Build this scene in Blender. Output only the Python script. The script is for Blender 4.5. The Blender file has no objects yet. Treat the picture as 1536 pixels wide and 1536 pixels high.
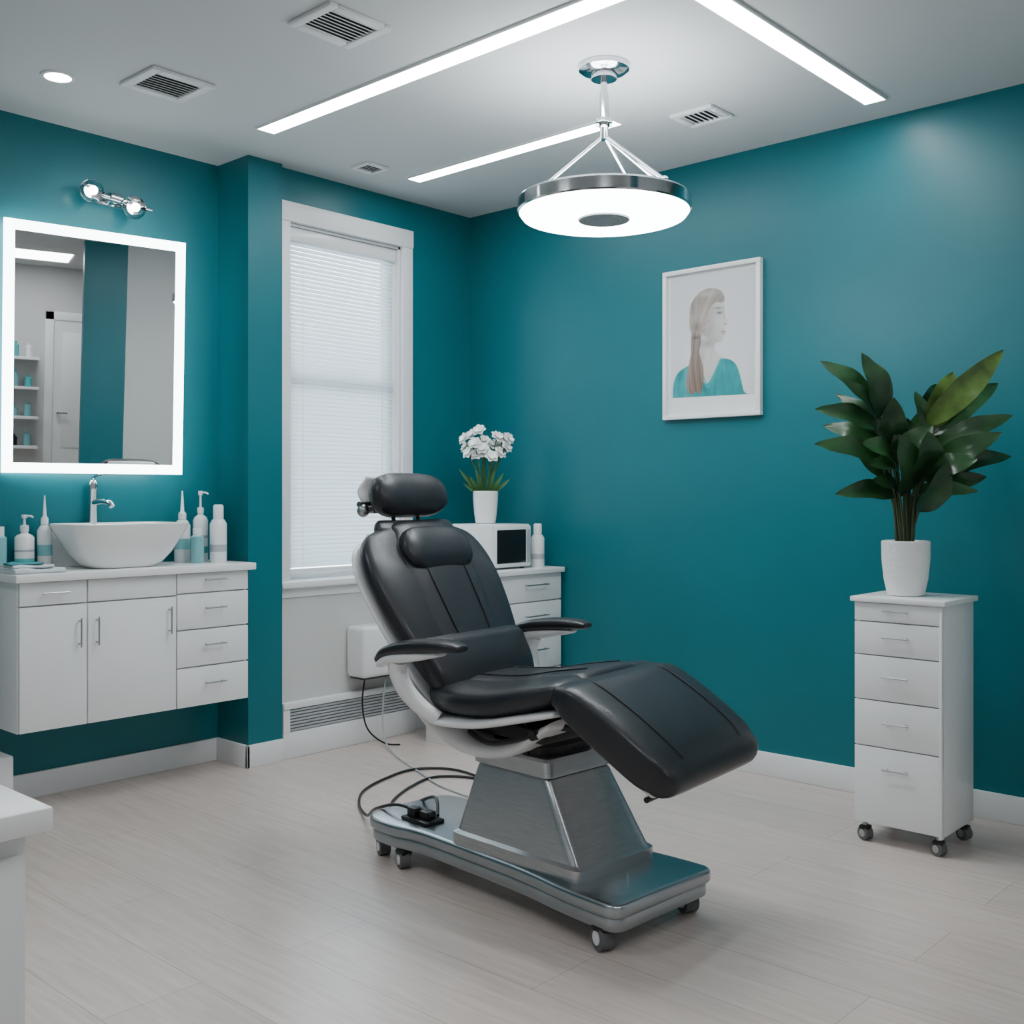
import bpy, bmesh, math, random
import numpy as np
from mathutils import Vector, Matrix
random.seed(7)
pi=math.pi
COL=bpy.context.scene.collection

# ------------------------------------------------------------------ materials
def mat(name,color,rough=.5,metal=0,emit=None,es=0,coat=0,trans=0,bump=0,bscale=60,var=0,vscale=6,stretch=(1,1,1),spec=.5,ior=1.45):
    m=bpy.data.materials.new(name); m.use_nodes=True
    nt=m.node_tree; b=nt.nodes['Principled BSDF']
    c=(*color,1)
    b.inputs['Base Color'].default_value=c
    b.inputs['Roughness'].default_value=rough
    b.inputs['Metallic'].default_value=metal
    b.inputs['Coat Weight'].default_value=coat
    b.inputs['Coat Roughness'].default_value=.15
    b.inputs['Transmission Weight'].default_value=trans
    b.inputs['Specular IOR Level'].default_value=spec
    b.inputs['IOR'].default_value=ior
    if emit: 
        b.inputs['Emission Color'].default_value=(*emit,1); b.inputs['Emission Strength'].default_value=es
    if var or bump:
        tc=nt.nodes.new('ShaderNodeTexCoord'); mp=nt.nodes.new('ShaderNodeMapping')
        mp.inputs['Scale'].default_value=stretch
        nt.links.new(tc.outputs['Object'],mp.inputs['Vector'])
    if var:
        n=nt.nodes.new('ShaderNodeTexNoise'); n.inputs['Scale'].default_value=vscale; n.inputs['Detail'].default_value=5
        r=nt.nodes.new('ShaderNodeValToRGB')
        r.color_ramp.elements[0].position=.3; r.color_ramp.elements[1].position=.7
        r.color_ramp.elements[0].color=tuple(x*(1-var) for x in color)+(1,)
        r.color_ramp.elements[1].color=tuple(min(1,x*(1+var)) for x in color)+(1,)
        nt.links.new(mp.outputs[0],n.inputs['Vector']); nt.links.new(n.outputs['Fac'],r.inputs['Fac']); nt.links.new(r.outputs[0],b.inputs['Base Color'])
    if bump:
        n2=nt.nodes.new('ShaderNodeTexNoise'); n2.inputs['Scale'].default_value=bscale; n2.inputs['Detail'].default_value=3
        bp=nt.nodes.new('ShaderNodeBump'); bp.inputs['Strength'].default_value=bump; bp.inputs['Distance'].default_value=.004
        nt.links.new(mp.outputs[0],n2.inputs['Vector']); nt.links.new(n2.outputs['Fac'],bp.inputs['Height']); nt.links.new(bp.outputs[0],b.inputs['Normal'])
    return m
def emis(name,color,s):
    return mat(name,(.8,.8,.8),emit=color,es=s)

TEAL=mat('teal_paint',(.0028,.140,.170),.40,bump=.06,bscale=180,var=.04,vscale=2,spec=.5)
GREYW=mat('light_grey_paint',(.60,.60,.59),.6,bump=.05,bscale=150)
CEIL=mat('ceiling_paint',(.62,.64,.65),.75,bump=.04,bscale=120)
TRIM=mat('white_trim',(.80,.81,.82),.4,var=.02)
LAQ=mat('white_lacquer',(.85,.86,.87),.3,var=.015,coat=.2)
TOP=mat('white_quartz',(.87,.88,.88),.22,var=.02,vscale=30)
CHROME=mat('chrome',(.62,.64,.66),.12,1,var=.03)
DCHROME=mat('brushed_nickel',(.42,.43,.44),.3,1,var=.04,vscale=40)
STEEL=mat('brushed_steel',(.44,.46,.48),.30,1,var=.10,vscale=14,stretch=(1,1,14),bump=.05,bscale=60)
STEELD=mat('satin_steel_plate',(.38,.41,.435),.28,1,var=.06,vscale=5)
LEATH=mat('black_leather',(.014,.016,.021),.38,coat=.10,bump=.16,bscale=240,var=.15,vscale=4)
LEATHD=mat('seam_thread',(.004,.004,.006),.6,var=.1)
BLACK=mat('black_plastic',(.012,.012,.013),.4,var=.1)
WPL=mat('white_plastic',(.8,.81,.82),.28,coat=.2,var=.02)
RUB=mat('grey_rubber',(.12,.12,.125),.6,var=.1)
CER=mat('white_ceramic',(.86,.86,.86),.12,coat=.4,var=.01)
CERT=mat('textured_ceramic',(.84,.84,.83),.45,bump=1.0,bscale=70,var=.03)
SOIL=mat('soil',(.05,.035,.025),.9,var=.3,vscale=60,bump=1)
LEAF=mat('leaf_green',(.020,.070,.022),.30,var=.6,vscale=7,coat=.15)
LEAF2=mat('leaf_light_green',(.10,.18,.035),.33,var=.55,vscale=12,coat=.1)
STEMM=mat('stem_green',(.05,.075,.03),.5,var=.3)
FLST=mat('flower_stem',(.035,.11,.028),.5,var=.3)
PET=mat('white_petal',(.90,.90,.88),.6,var=.03)
GLASS=mat('clear_glass',(.95,.97,.97),.03,trans=1,var=.01)
CLRPL=mat('frosted_plastic',(.80,.84,.85),.2,trans=.15,var=.03)
LIQ=mat('teal_liquid_plastic',(.22,.52,.55),.25,trans=.1,var=.1)
LBL=mat('teal_label',(.08,.42,.44),.4,var=.05)
LBLG=mat('grey_label',(.40,.43,.45),.5,var=.1)
MIRR=mat('mirror_silver',(.82,.84,.84),.01,1,var=.005)
LED=emis('led_strip',(.93,.98,1),36)
LEDM=emis('mirror_led',(.88,.98,1),11)
DIFF=emis('lamp_diffuser',(.93,.98,1),15)
DLED=emis('downlight_led',(1,.98,.94),20)
FILL_PANEL=emis('fill_panel_led',(.95,.98,1),15)
DARK=mat('dark_void',(.05,.05,.052),.8,var=.1)
DGLASS=mat('dark_glass',(.01,.011,.013),.08,var=.1)
MATB=mat('mat_board',(.78,.79,.80),.5,var=.01)
TOWELM=mat('towel_cloth',(.66,.72,.74),.9,bump=.8,bscale=250,var=.1,vscale=20)
TOWELT=mat('teal_cloth',(.05,.28,.32),.9,bump=.8,bscale=250,var=.1)

def blind_mat():
    m=bpy.data.materials.new('blind_slat'); m.use_nodes=True; nt=m.node_tree
    nt.nodes.clear(); o=nt.nodes.new('ShaderNodeOutputMaterial')
    d=nt.nodes.new('ShaderNodeBsdfDiffuse'); t=nt.nodes.new('ShaderNodeBsdfTranslucent'); mx=nt.nodes.new('ShaderNodeMixShader')
    n=nt.nodes.new('ShaderNodeTexNoise'); n.inputs['Scale'].default_value=3
    r=nt.nodes.new('ShaderNodeValToRGB'); r.color_ramp.elements[0].color=(.78,.82,.85,1); r.color_ramp.elements[1].color=(.86,.89,.91,1)
    nt.links.new(n.outputs['Fac'],r.inputs['Fac']); nt.links.new(r.outputs[0],d.inputs['Color']); nt.links.new(r.outputs[0],t.inputs['Color'])
    mx.inputs[0].default_value=.5
    nt.links.new(d.outputs[0],mx.inputs[1]); nt.links.new(t.outputs[0],mx.inputs[2]); nt.links.new(mx.outputs[0],o.inputs['Surface'])
    return m
BLIND=blind_mat()

def floor_mat():
    m=bpy.data.materials.new('floor_planks'); m.use_nodes=True; nt=m.node_tree; b=nt.nodes['Principled BSDF']
    tc=nt.nodes.new('ShaderNodeTexCoord'); mp=nt.nodes.new('ShaderNodeMapping')
    mp.inputs['Location'].default_value=(.13,.37,0)
    nt.links.new(tc.outputs['Object'],mp.inputs['Vector'])
    br=nt.nodes.new('ShaderNodeTexBrick')
    br.inputs['Scale'].default_value=1; br.inputs['Brick Width'].default_value=1.25; br.inputs['Row Height'].default_value=.26
    br.inputs['Mortar Size'].default_value=.0014; br.inputs['Mortar Smooth'].default_value=.2
    br.inputs['Color1'].default_value=(.575,.495,.455,1); br.inputs['Color2'].default_value=(.615,.53,.49,1); br.inputs['Mortar'].default_value=(.36,.30,.27,1)
    nt.links.new(mp.outputs[0],br.inputs['Vector'])
    mp2=nt.nodes.new('ShaderNodeMapping'); mp2.inputs['Scale'].default_value=(1.6,24,1); nt.links.new(tc.outputs['Object'],mp2.inputs['Vector'])
    n=nt.nodes.new('ShaderNodeTexNoise'); n.inputs['Scale'].default_value=2.2; n.inputs['Detail'].default_value=9; n.inputs['Distortion'].default_value=.8
    nt.links.new(mp2.outputs[0],n.inputs['Vector'])
    r=nt.nodes.new('ShaderNodeValToRGB'); r.color_ramp.elements[0].position=.3; r.color_ramp.elements[1].position=.72
    r.color_ramp.elements[0].color=(.85,.83,.81,1); r.color_ramp.elements[1].color=(1.06,1.06,1.06,1)
    nt.links.new(n.outputs['Fac'],r.inputs['Fac'])
    mx=nt.nodes.new('ShaderNodeMix'); mx.data_type='RGBA'; mx.blend_type='MULTIPLY'; mx.inputs[0].default_value=1
    nt.links.new(br.outputs['Color'],mx.inputs[6]); nt.links.new(r.outputs[0],mx.inputs[7]); nt.links.new(mx.outputs[2],b.inputs['Base Color'])
    b.inputs['Roughness'].default_value=.28
    bp=nt.nodes.new('ShaderNodeBump'); bp.inputs['Strength'].default_value=.12; bp.inputs['Distance'].default_value=.002
    nt.links.new(n.outputs['Fac'],bp.inputs['Height']); nt.links.new(bp.outputs[0],b.inputs['Normal'])
    return m
FLOOR=floor_mat()

# ------------------------------------------------------------------ mesh builder
def catmull(pts,k=6):
    pts=[tuple(p) for p in pts]; n=len(pts)
    if n<3 or k<2: return pts
    out=[]
    for i in range(n-1):
        p0=pts[max(i-1,0)];p1=pts[i];p2=pts[i+1];p3=pts[min(i+2,n-1)]
        for j in range(k):
            t=j/k
            out.append(tuple(.5*((2*b)+(-a+c)*t+(2*a-5*b+4*c-d)*t*t+(-a+3*b-3*c+d)*t**3) for a,b,c,d in zip(p0,p1,p2,p3)))
    out.append(pts[-1]); return out
def fillet(pts,k=7):
    out=[]; n=len(pts)
    for i in range(n):
        x,y,r=pts[i]; P=Vector((x,y)); A=Vector(pts[i-1][:2]); B=Vector(pts[(i+1)%n][:2])
        a=P+(A-P).normalized()*min(r,(A-P).length*.49); b=P+(B-P).normalized()*min(r,(B-P).length*.49)
        for j in range(k+1):
            t=j/k; q=a*(1-t)**2+P*2*t*(1-t)+b*t*t; out.append((q.x,q.y))
    return out
class M:
    def __init__(s): s.bm=bmesh.new(); s.mats=[]; s.cur=0
    def m(s,mt):
        if mt not in s.mats: s.mats.append(mt)
        s.cur=s.mats.index(mt); return s
    def _mk(s,fs):
        for f in fs: f.material_index=s.cur
    def box(s,lo,hi,bev=0,seg=2,mx=None):
        bm=s.bm
        r=bmesh.ops.create_cube(bm,size=1)
        vs=r['verts']; c=[(a+b)/2 for a,b in zip(lo,hi)]; d=[abs(b-a) for a,b in zip(lo,hi)]
        for v in vs: v.co=Vector((c[0]+v.co.x*d[0],c[1]+v.co.y*d[1],c[2]+v.co.z*d[2]))
        fs=set(f for v in vs for f in v.link_faces); s._mk(fs)
        if bev:
            es=list(set(e for v in vs for e in v.link_edges))
            rr=bmesh.ops.bevel(bm,geom=es,offset=bev,segments=seg,profile=.5,affect='EDGES',clamp_overlap=True)
            s._mk(rr['faces']); vs=list(set(v for f in rr['faces'] for v in f.verts)|set(v for v in vs if v.is_valid))
        if mx is not None:
            for v in vs: v.co=mx@v.co
        return s
    def rings(s,rings,cap0=True,cap1=True,closed=False):
        bm=s.bm; R=[[bm.verts.new(p) for p in r] for r in rings]; n=len(R[0]); fs=[]
        for a,b in zip(R,R[1:]+([R[0]] if closed else [])):
            for i in range(n):
                j=(i+1)%n
                fs.append(bm.faces.new((a[i],a[j],b[j],b[i])))
        if not closed:
            if cap0: fs.append(bm.faces.new(R[0][::-1]))
            if cap1: fs.append(bm.faces.new(R[-1]))
        s._mk(fs); return s
    def lathe(s,prof,c=(0,0,0),n=32,mx=None,cap0=True,cap1=True):
        mx=mx or Matrix.Identity(4); c=Vector(c); rings=[]
        for r,z in prof:
            r=max(r,.0002)
            rings.append([mx@Vector((r*math.cos(2*pi*i/n),r*math.sin(2*pi*i/n),z))+c for i in range(n)])
        return s.rings(rings,cap0,cap1)
    def cyl(s,a,b,r,n=16,r2=None):
        a=Vector(a);b=Vector(b);d=(b-a);L=d.length
        q=d.to_track_quat('Z','Y').to_matrix().to_4x4()
        return s.lathe([(r,0),(r2 if r2 is not None else r,L)],a,n,q)
    def tube(s,pts,r,n=8,k=6,flat=None):
        P=[Vector(p) for p in catmull(pts,k)]; rings=[]
        up=Vector((0,0,1)); T=(P[1]-P[0]).normalized()
        if abs(T.z)>.95: up=Vector((1,0,0))
        N=(up-T*up.dot(T)).normalized()
        for i,p in enumerate(P):
            T=(P[min(i+1,len(P)-1)]-P[max(i-1,0)]).normalized()
            N=(N-T*N.dot(T)).normalized(); B=T.cross(N)
            rr=r(i/(len(P)-1)) if callable(r) else r
            rings.append([p+N*rr*math.cos(2*pi*j/n)*(flat or 1)+B*rr*math.sin(2*pi*j/n) for j in range(n)])
        return s.rings(rings)
    def sphere(s,c,r,n=16,sc=(1,1,1)):
        k=n//2
        return s.lathe_sc([(r*math.sin(pi*i/k),-r*math.cos(pi*i/k)) for i in range(k+1)],c,n,sc)
    def lathe_sc(s,prof,c,n,sc):
        c=Vector(c); rings=[]
        for r,z in prof:
            r=max(r,.0002)
            rings.append([Vector((r*math.cos(2*pi*i/n)*sc[0],r*math.sin(2*pi*i/n)*sc[1],z*sc[2]))+c for i in range(n)])
        return s.rings(rings)
    def loft(s,st,e=3.2,n=40,k=6,yc=0,cap=True,arch=0):
        S=catmull(st,k); rings=[]
        def ring(x,z,a,b,T,yc):
            N=Vector((T.y,0,-T.x)); out=[]
            for i in range(n):
                t=2*pi*i/n; ct,sn=math.cos(t),math.sin(t)
                y=a*math.copysign(abs(ct)**(2/e),ct); q=b*math.copysign(abs(sn)**(2/e),sn)
                q+=arch*((y/a)**2 if a>1e-4 else 0)
                out.append(Vector((x,yc+y,z))+N*q)
            return out
        Ts=[]
        for i in range(len(S)):
            a=S[max(i-1,0)];b=S[min(i+1,len(S)-1)]
            Ts.append(Vector((b[0]-a[0],b[1]-a[1])).normalized())
        cs=5
        x,z,a,b=S[0];T=Ts[0]
        for j in range(cs,0,-1):
            th=j/cs*pi/2*.97
            rings.append(ring(x-T.x*b*math.sin(th),z-T.y*b*math.sin(th),max(a-b*(1-math.cos(th)),.002),b*math.cos(th),T,yc))
        for (x,z,a,b),T in zip(S,Ts): rings.append(ring(x,z,a,b,T,yc))
        x,z,a,b=S[-1];T=Ts[-1]
        for j in range(1,cs+1):
            th=j/cs*pi/2*.97
            rings.append(ring(x+T.x*b*math.sin(th),z+T.y*b*math.sin(th),max(a-b*(1-math.cos(th)),.002),b*math.cos(th),T,yc))
        return s.rings(rings)
    def prism(s,outline,z0,z1,bev=0,seg=3):
        def inset(d):
            P=[Vector(p) for p in outline]; n=len(P); out=[]
            for i in range(n):
                T=(P[(i+1)%n]-P[i-1]); T=T.normalized() if T.length>1e-6 else Vector((1,0)); N=Vector((-T.y,T.x)); out.append(P[i]+N*d)
            return out
        rs=[]
        for j in range(seg+1):
            th=pi/2*j/seg; rs.append([(p.x,p.y,z0+bev*(1-math.sin(pi/2-th))) for p in inset(bev*(1-math.sin(th)))])
        for j in range(seg+1):
            th=pi/2*j/seg; rs.append([(p.x,p.y,z1-bev*(1-math.sin(th))) for p in inset(bev*(1-math.cos(th)))])
        return s.rings(rs)
    def face(s,pts):
        f=s.bm.faces.new([s.bm.verts.new(p) for p in pts]); s._mk([f]); return s
    def obj(s,name,parent=None,local=False,label=None,ang=38,loc=None,rotz=0):
        bmesh.ops.recalc_face_normals(s.bm,faces=s.bm.faces)
        me=bpy.data.meshes.new(name); s.bm.to_mesh(me); s.bm.free()
        for mt in s.mats: me.materials.append(mt)
        for p in me.polygons: p.use_smooth=True
        me.set_sharp_from_angle(angle=math.radians(ang))
        o=bpy.data.objects.new(name,me); COL.objects.link(o)
        if parent:
            o.parent=parent
            if parent.type=='EMPTY' and not local: o.matrix_parent_inverse=Matrix.Translation(-parent.location)
        if rotz: o.rotation_euler[2]=rotz
        if label: o['label']=label
        return o
def thing(name,label,cat,loc,rotz=0,group=None):
    o=bpy.data.objects.new(name,None); o.empty_display_size=.1; o.location=loc; o.rotation_euler[2]=rotz
    COL.objects.link(o); o['label']=label; o['category']=cat
    if group: o['group']=group
    return o
def top(o,label,cat,group=None):
    o['label']=label;o['category']=cat
    if group:o['group']=group
    return o
def struct(o): o['kind']='structure'; return o
def srect(cx,cy,a,b,z,e=5,n=48):
    out=[]
    for i in range(n):
        t=2*pi*i/n;c,sn=math.cos(t),math.sin(t)
        out.append(Vector((cx+a*math.copysign(abs(c)**(2/e),c),cy+b*math.copysign(abs(sn)**(2/e),sn),z)))
    return out

# ------------------------------------------------------------------ room shell
H=2.7
def wbox(name,lo,hi,mt,bev=0): return struct(M().m(mt).box(lo,hi,bev).obj(name))
wbox('floor',(-.4,-5.2,-.1),(5.6,.2,0),FLOOR)
wbox('ceiling',(-.4,-5.2,H),(5.6,.2,H+.1),CEIL)
wbox('wall_right',(-.1,0,0),(3.46,.1,H),TEAL)
wbox('wall_right_plain',(3.46,0,0),(5.5,.1,H),GREYW)
wbox('wall_partition_plain',(3.46,-1.52,0),(3.56,0,H),GREYW)
wbox('wall_partition_accent',(3.46,-1.81,0),(3.56,-1.52,H),TEAL)
wbox('wall_far_side',(5.4,-5.1,0),(5.5,0,H),GREYW)
wbox('wall_rear',(-.3,-5.2,0),(5.5,-5.1,H),GREYW)
wbox('wall_vanity',(-.3,-5.1,0),(-.2,-1.43,H),TEAL)
wbox('wall_column',(-.3,-1.43,0),(.04,-1.25,H),TEAL)
WY0,WY1,WZ0,WZ1=-1.19,-.505,.80,2.455
w=M().m(TEAL)
w.box((-.1,-1.25,WZ1),(0,0,H)); w.box((-.1,WY1,0),(0,0,WZ1)); w.box((-.1,-1.25,0),(0,WY0,WZ1)); w.box((-.1,WY0,0),(0,WY1,WZ0))
struct(w.obj('wall_window'))
wbox('wall_window_panel',(0,-1.25,0),(.012,-.43,.75),GREYW)
wbox('baseboard_right',(.0,-.016,0),(3.46,0,.10),TRIM,.003)
wbox('baseboard_vanity',(-.2,-5.1,0),(-.184,-1.446,.10),TRIM,.003)
b=M().m(TRIM); b.box((-.2,-1.446,0),(.056,-1.43,.10),.003); b.box((.04,-1.446,0),(.056,-1.25,.10),.003)
struct(b.obj('baseboard_column'))
wbox('baseboard_window_right',(0,-.43,0),(.016,0,.10),TRIM,.003)
wbox('baseboard_rear',(-.184,-5.1,0),(5.4,-5.084,.1),TRIM,.003)
# window
w=M().m(TRIM)
w.box((-.0,-1.248,.80),(.022,WY0,2.545),.003)
w.box((-.0,WY1,.80),(.022,-.435,2.545),.003)
w.box((-.0,-1.248,WZ1),(.028,-.435,2.545),.004)
w.box((-.10,WY0,WZ0),(0,WY0+.012,WZ1)); w.box((-.10,WY1-.012,WZ0),(0,WY1,WZ1)); w.box((-.10,WY0,WZ1-.012),(0,WY1,WZ1))
w.box((-.10,WY0+.012,WZ0),(-.07,WY0+.05,WZ1)); w.box((-.10,WY1-.05,WZ0),(-.07,WY1-.012,WZ1))
w.box((-.10,WY0,WZ1-.05),(-.07,WY1,WZ1)); w.box((-.10,WY0,WZ0),(-.07,WY1,WZ0+.05)); w.box((-.10,WY0,1.71),(-.07,WY1,1.76),.003)
w.box((-.09,-1.25,.775),(.05,-.43,.80+.006),.006); w.box((0,-1.245,.73),(.02,-.44,.775),.004)
w.m(GLASS).box((-.088,WY0+.04,WZ0+.03),(-.084,WY1-.04,WZ1-.03))
struct(w.obj('window_1'))
bl=thing('window_blind','white horizontal venetian blind lowered over the window','blind',(-.035,(WY0+WY1)/2,WZ1))
M().m(WPL).box((-.06,WY0+.016,WZ1-.075),(-.012,WY1-.016,WZ1-.013),.004).obj('headrail',bl)
s=M().m(BLIND); z=WZ1-.085
while z>.865:
    c=Vector((-.036,(WY0+WY1)/2,z)); mx=Matrix.Translation(c)@Matrix.Rotation(math.radians(60),4,'Y')@Matrix.Translation(-c)
    s.box((c.x-.0125,WY0+.018,z-.0004),(c.x+.0125,WY1-.018,z+.0004),mx=mx); z-=.0205
s.obj('slats',bl)
M().m(WPL).box((-.052,WY0+.018,.838),(-.02,WY1-.018,.858),.003).obj('bottom_rail',bl)
for y in (WY0+.1,WY1-.1): M().m(WPL).cyl((-.02,y,.85),(-.02,y,WZ1-.07),.0012,6).obj('ladder_cord',bl)
# door on the far side wall (seen in mirror)
d=M().m(TRIM); X=5.4
d.box((X-.03,-1.95,0),(X,-1.88,2.32),.003); d.box((X-.03,-1.12,0),(X,-1.05,2.32),.003); d.box((X-.03,-1.95,2.25),(X,-1.05,2.32),.003)
d.box((X-.018,-1.88,0),(X,-1.12,2.25)); d.box((X-.026,-1.81,.2),(X-.016,-1.22,1.0),.003); d.box((X-.026,-1.81,1.15),(X-.016,-1.22,2.15),.003)
d.m(CHROME).cyl((X-.07,-1.84,1.45),(X-.018,-1.84,1.45),.01); d.cyl((X-.065,-1.84,1.45),(X-.065,-1.76,1.45),.008)
struct(d.obj('door_1'))
for i,zz in enumerate((1.15,1.40,1.65,1.90)):
    o=M().m(LAQ).box((X-.22,-2.56,zz-.012),(X,-2.0,zz+.012),.002).obj('wall_shelf')
    top(o,'white floating wall shelf holding bottles','shelf','wall shelves beside the door')
    for j in range(5):
        y=-2.50+j*.105; hh=.09+.07*random.random()
        m_=[LIQ,LBL,WPL,BLACK,LIQ][(i+j)%5]
        o=M().m(m_).lathe([(.028,0),(.03,.006),(.03,hh*.75),(.014,hh*.85),(.014,hh)],(X-.11,y,zz+.012),14).obj('bottle')
        top(o,'small product bottle standing on a wall shelf','bottle','bottles on the wall shelves')

# ------------------------------------------------------------------ ceiling fixtures
def strip(lo,hi):
    o=M().m(LED).box((lo[0],lo[1],H-.008),(hi[0],hi[1],H+.002))
    o.m(TRIM)
    x0,y0,x1,y1=lo[0],lo[1],hi[0],hi[1]; t=.006
    o.box((x0-t,y0-t,H-.009),(x1+t,y0,H+.001)); o.box((x0-t,y1,H-.009),(x1+t,y1+t,H+.001)); o.box((x0-t,y0,H-.009),(x0,y1,H+.001)); o.box((x1,y0,H-.009),(x1+t,y1,H+.001))
    o=o.obj('led_strip_light'); top(o,'long glowing white LED strip recessed in the ceiling','ceiling light','LED strips in the ceiling')
strip((.375,-1.61),(2.30,-1.53)); strip((2.32,-1.61),(2.40,-.205)); strip((.31,-.73),(1.50,-.655))
def vent(cx,cy,sx,sy,nn=8):
    e=thing('ceiling_vent','square white louvred air vent in the ceiling','air vent',(cx,cy,H),group='air vents in the ceiling')
    f=M().m(TRIM); t=.035*sx/.24; z0=H-.014;z1=H
    f.box((cx-sx/2,cy-sy/2,z0),(cx+sx/2,cy-sy/2+t,z1),.004); f.box((cx-sx/2,cy+sy/2-t,z0),(cx+sx/2,cy+sy/2,z1),.004)
    f.box((cx-sx/2,cy-sy/2+t,z0),(cx-sx/2+t,cy+sy/2-t,z1),.004); f.box((cx+sx/2-t,cy-sy/2+t,z0),(cx+sx/2,cy+sy/2-t,z1),.004); f.obj('frame',e)
    M().m(DARK).box((cx-sx/2+t,cy-sy/2+t,H-.002),(cx+sx/2-t,cy+sy/2-t,H-.0005)).obj('duct_opening',e)
    g=M().m(TRIM); a=sx-2*t
    for i in range(nn):
        x=cx-a/2+a*(i+.5)/nn; c=Vector((x,cy,H-.009)); mx=Matrix.Translation(c)@Matrix.Rotation(math.radians(20),4,'Y')@Matrix.Translation(-c)
        g.box((x-a/nn*.37,cy-sy/2+t,H-.0095),(x+a/nn*.37,cy+sy/2-t,H-.0085),mx=mx)
    g.obj('louvre',e)
vent(1.383,-1.99,.22,.25); vent(.525,-2.10,.24,.25); vent(1.787,-.513,.19,.17,6); vent(.303,-.957,.12,.13,5)
e=thing('recessed_downlight','round recessed ceiling downlight with a white rim','ceiling light',(.301,-2.402,H))
M().m(DLED).lathe([(.046,0),(.046,.006)],(.301,-2.402,H-.006)).obj('lamp_disc',e)
M().m(TRIM).lathe([(.046,.0),(.046,-.006),(.058,-.006),(.06,0)],(.301,-2.402,H),cap0=False,cap1=False).obj('trim_ring',e)
for x,y in ((3.5,-3.3),(4.6,-2.1),(1.3,-3.7)):  # one panel is known from the mirror; the set is added as unseen fill
    o=M().m(FILL_PANEL).box((x-.28,y-.28,H-.01),(x+.28,y+.28,H+.002)).m(TRIM).box((x-.3,y-.3,H-.006),(x+.3,y+.3,H+.001)).obj('fill_panel_light')
    top(o,'square glowing flat LED panel in the ceiling, out of view, added as fill light','ceiling light','fill LED panels in the ceiling')

# pendant
PX,PY=1.802,-1.161
e=thing('pendant_lamp','round chrome-rimmed surgical style pendant lamp hanging from the ceiling','pendant lamp',(PX,PY,H))
M().m(CHROME).lathe([(.088,0),(.088,-.018),(.07,-.03),(.045,-.034),(.045,-.05),(.02,-.055)],(PX,PY,H),40).obj('canopy',e)
s=M().m(CHROME); s.cyl((PX,PY,H-.05),(PX,PY,H-.11),.012); s.cyl((PX,PY,H-.10),(PX+.004,PY,2.50),.0165); s.sphere((PX,PY,2.50),.024); s.cyl((PX-.02,PY-.02,2.50),(PX+.02,PY+.02,2.50),.014); s.cyl((PX,PY,2.50),(PX,PY,2.44),.015)
s.obj('stem',e)
for a in (-2.55,-.05,.85,1.6):
    r=M().m(CHROME)
    r.cyl((PX,PY,2.455),(PX+.262*math.cos(a),PY+.262*math.sin(a),2.247),.0065,10)
    r.sphere((PX+.262*math.cos(a),PY+.262*math.sin(a),2.247),.014,10)
    r.obj('support_rod',e)
M().m(CHROME).lathe([(.262,2.185),(.298,2.185),(.303,2.19),(.303,2.228),(.296,2.236),(.262,2.239),(.262,2.185)],(PX,PY,0),64,cap0=False,cap1=False).obj('rim',e)
M().m(DIFF).lathe([(.0,2.19),(.262,2.19),(.262,2.232),(0,2.234)],(PX,PY,0),64).m(DIFF).lathe([(.08,2.163),(.26,2.163),(.285,2.170),(.297,2.186),(.08,2.186)],(PX,PY,0),64).obj('diffuser',e)
g=M().m(LBLG).lathe([(.0,2.158),(.088,2.158),(.092,2.165),(.092,2.189),(0,2.189)],(PX,PY,0),48)
g.m(DCHROME)
for rr in (.03,.05,.07):
    k=int(rr*400)
    for i in range(k): g.sphere((PX+rr*math.cos(2*pi*i/k),PY+rr*math.sin(2*pi*i/k),2.158),.0025,6)
g.obj('centre_plate',e)

# ------------------------------------------------------------------ vanity
def bar_handle(m,a,b,out,r=.0035):
    a=Vector(a);b=Vector(b);o=Vector(out); d=(b-a).normalized()*.012
    m.cyl(a+o,b+o,r,8); m.cyl(a+d,a+d+o,r*.9,8); m.cyl(b-d,b-d+o,r*.9,8)
VX=.125
van=thing('vanity_cabinet','white wall-mounted vanity cabinet with flat doors and drawers','cabinet',(-.03,-1.97,.325))
M().m(LAQ).box((-.183,-2.465,.325),(VX-.018,-1.485,.88),.002).obj('body',van)
M().m(LAQ).box((-.199,-2.40,.36),(-.183,-1.55,.84)).obj('wall_bracket',van)
def front(name,y0,y1,z0,z1,hs,lbl=None):
    g=.0028
    o=M().m(LAQ).box((VX-.018,y0+g,z0+g),(VX,y1-g,z1-g),.002).obj(name,van)
    for h in hs:
        m=M().m(DCHROME)
        if h[0]=='h': bar_handle(m,(VX,h[1]-.05,h[2]),(VX,h[1]+.05,h[2]),(.022,0,0))
        else: bar_handle(m,(VX,h[1],h[2]-.055),(VX,h[1],h[2]+.055),(.022,0,0))
        m.obj('handle',o)
Y=[-2.465,-2.205,-1.828,-1.485]
front('drawer',Y[0],Y[1],.79,.88,[('h',(Y[0]+Y[1])/2,.838)])
front('door',Y[0],Y[1],.325,.79,[('v',Y[1]-.035,.68)])
front('drawer',Y[1],Y[2],.79,.88,[])
front('door',Y[1],Y[2],.325,.79,[('v',Y[1]+.035,.68),('v',Y[2]-.035,.695)])
zz=[.88,.795,.645,.49,.325]
for i in range(4): front('drawer',Y[2],Y[3],zz[i+1],zz[i],[('h',(Y[2]+Y[3])/2+.0,(zz[i]+zz[i+1])/2+.012)])
o=M().m(TOP).box((-.199,-2.485,.88),(.15,-1.462,.91),.004).obj('countertop'); top(o,'white stone worktop on the vanity cabinet','worktop')
o=M().m(TOP).box((-.199,-2.20,.91),(-.188,-1.74,1.075),.003).obj('backsplash'); top(o,'white backsplash panel on the wall behind the basin','backsplash')
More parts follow.
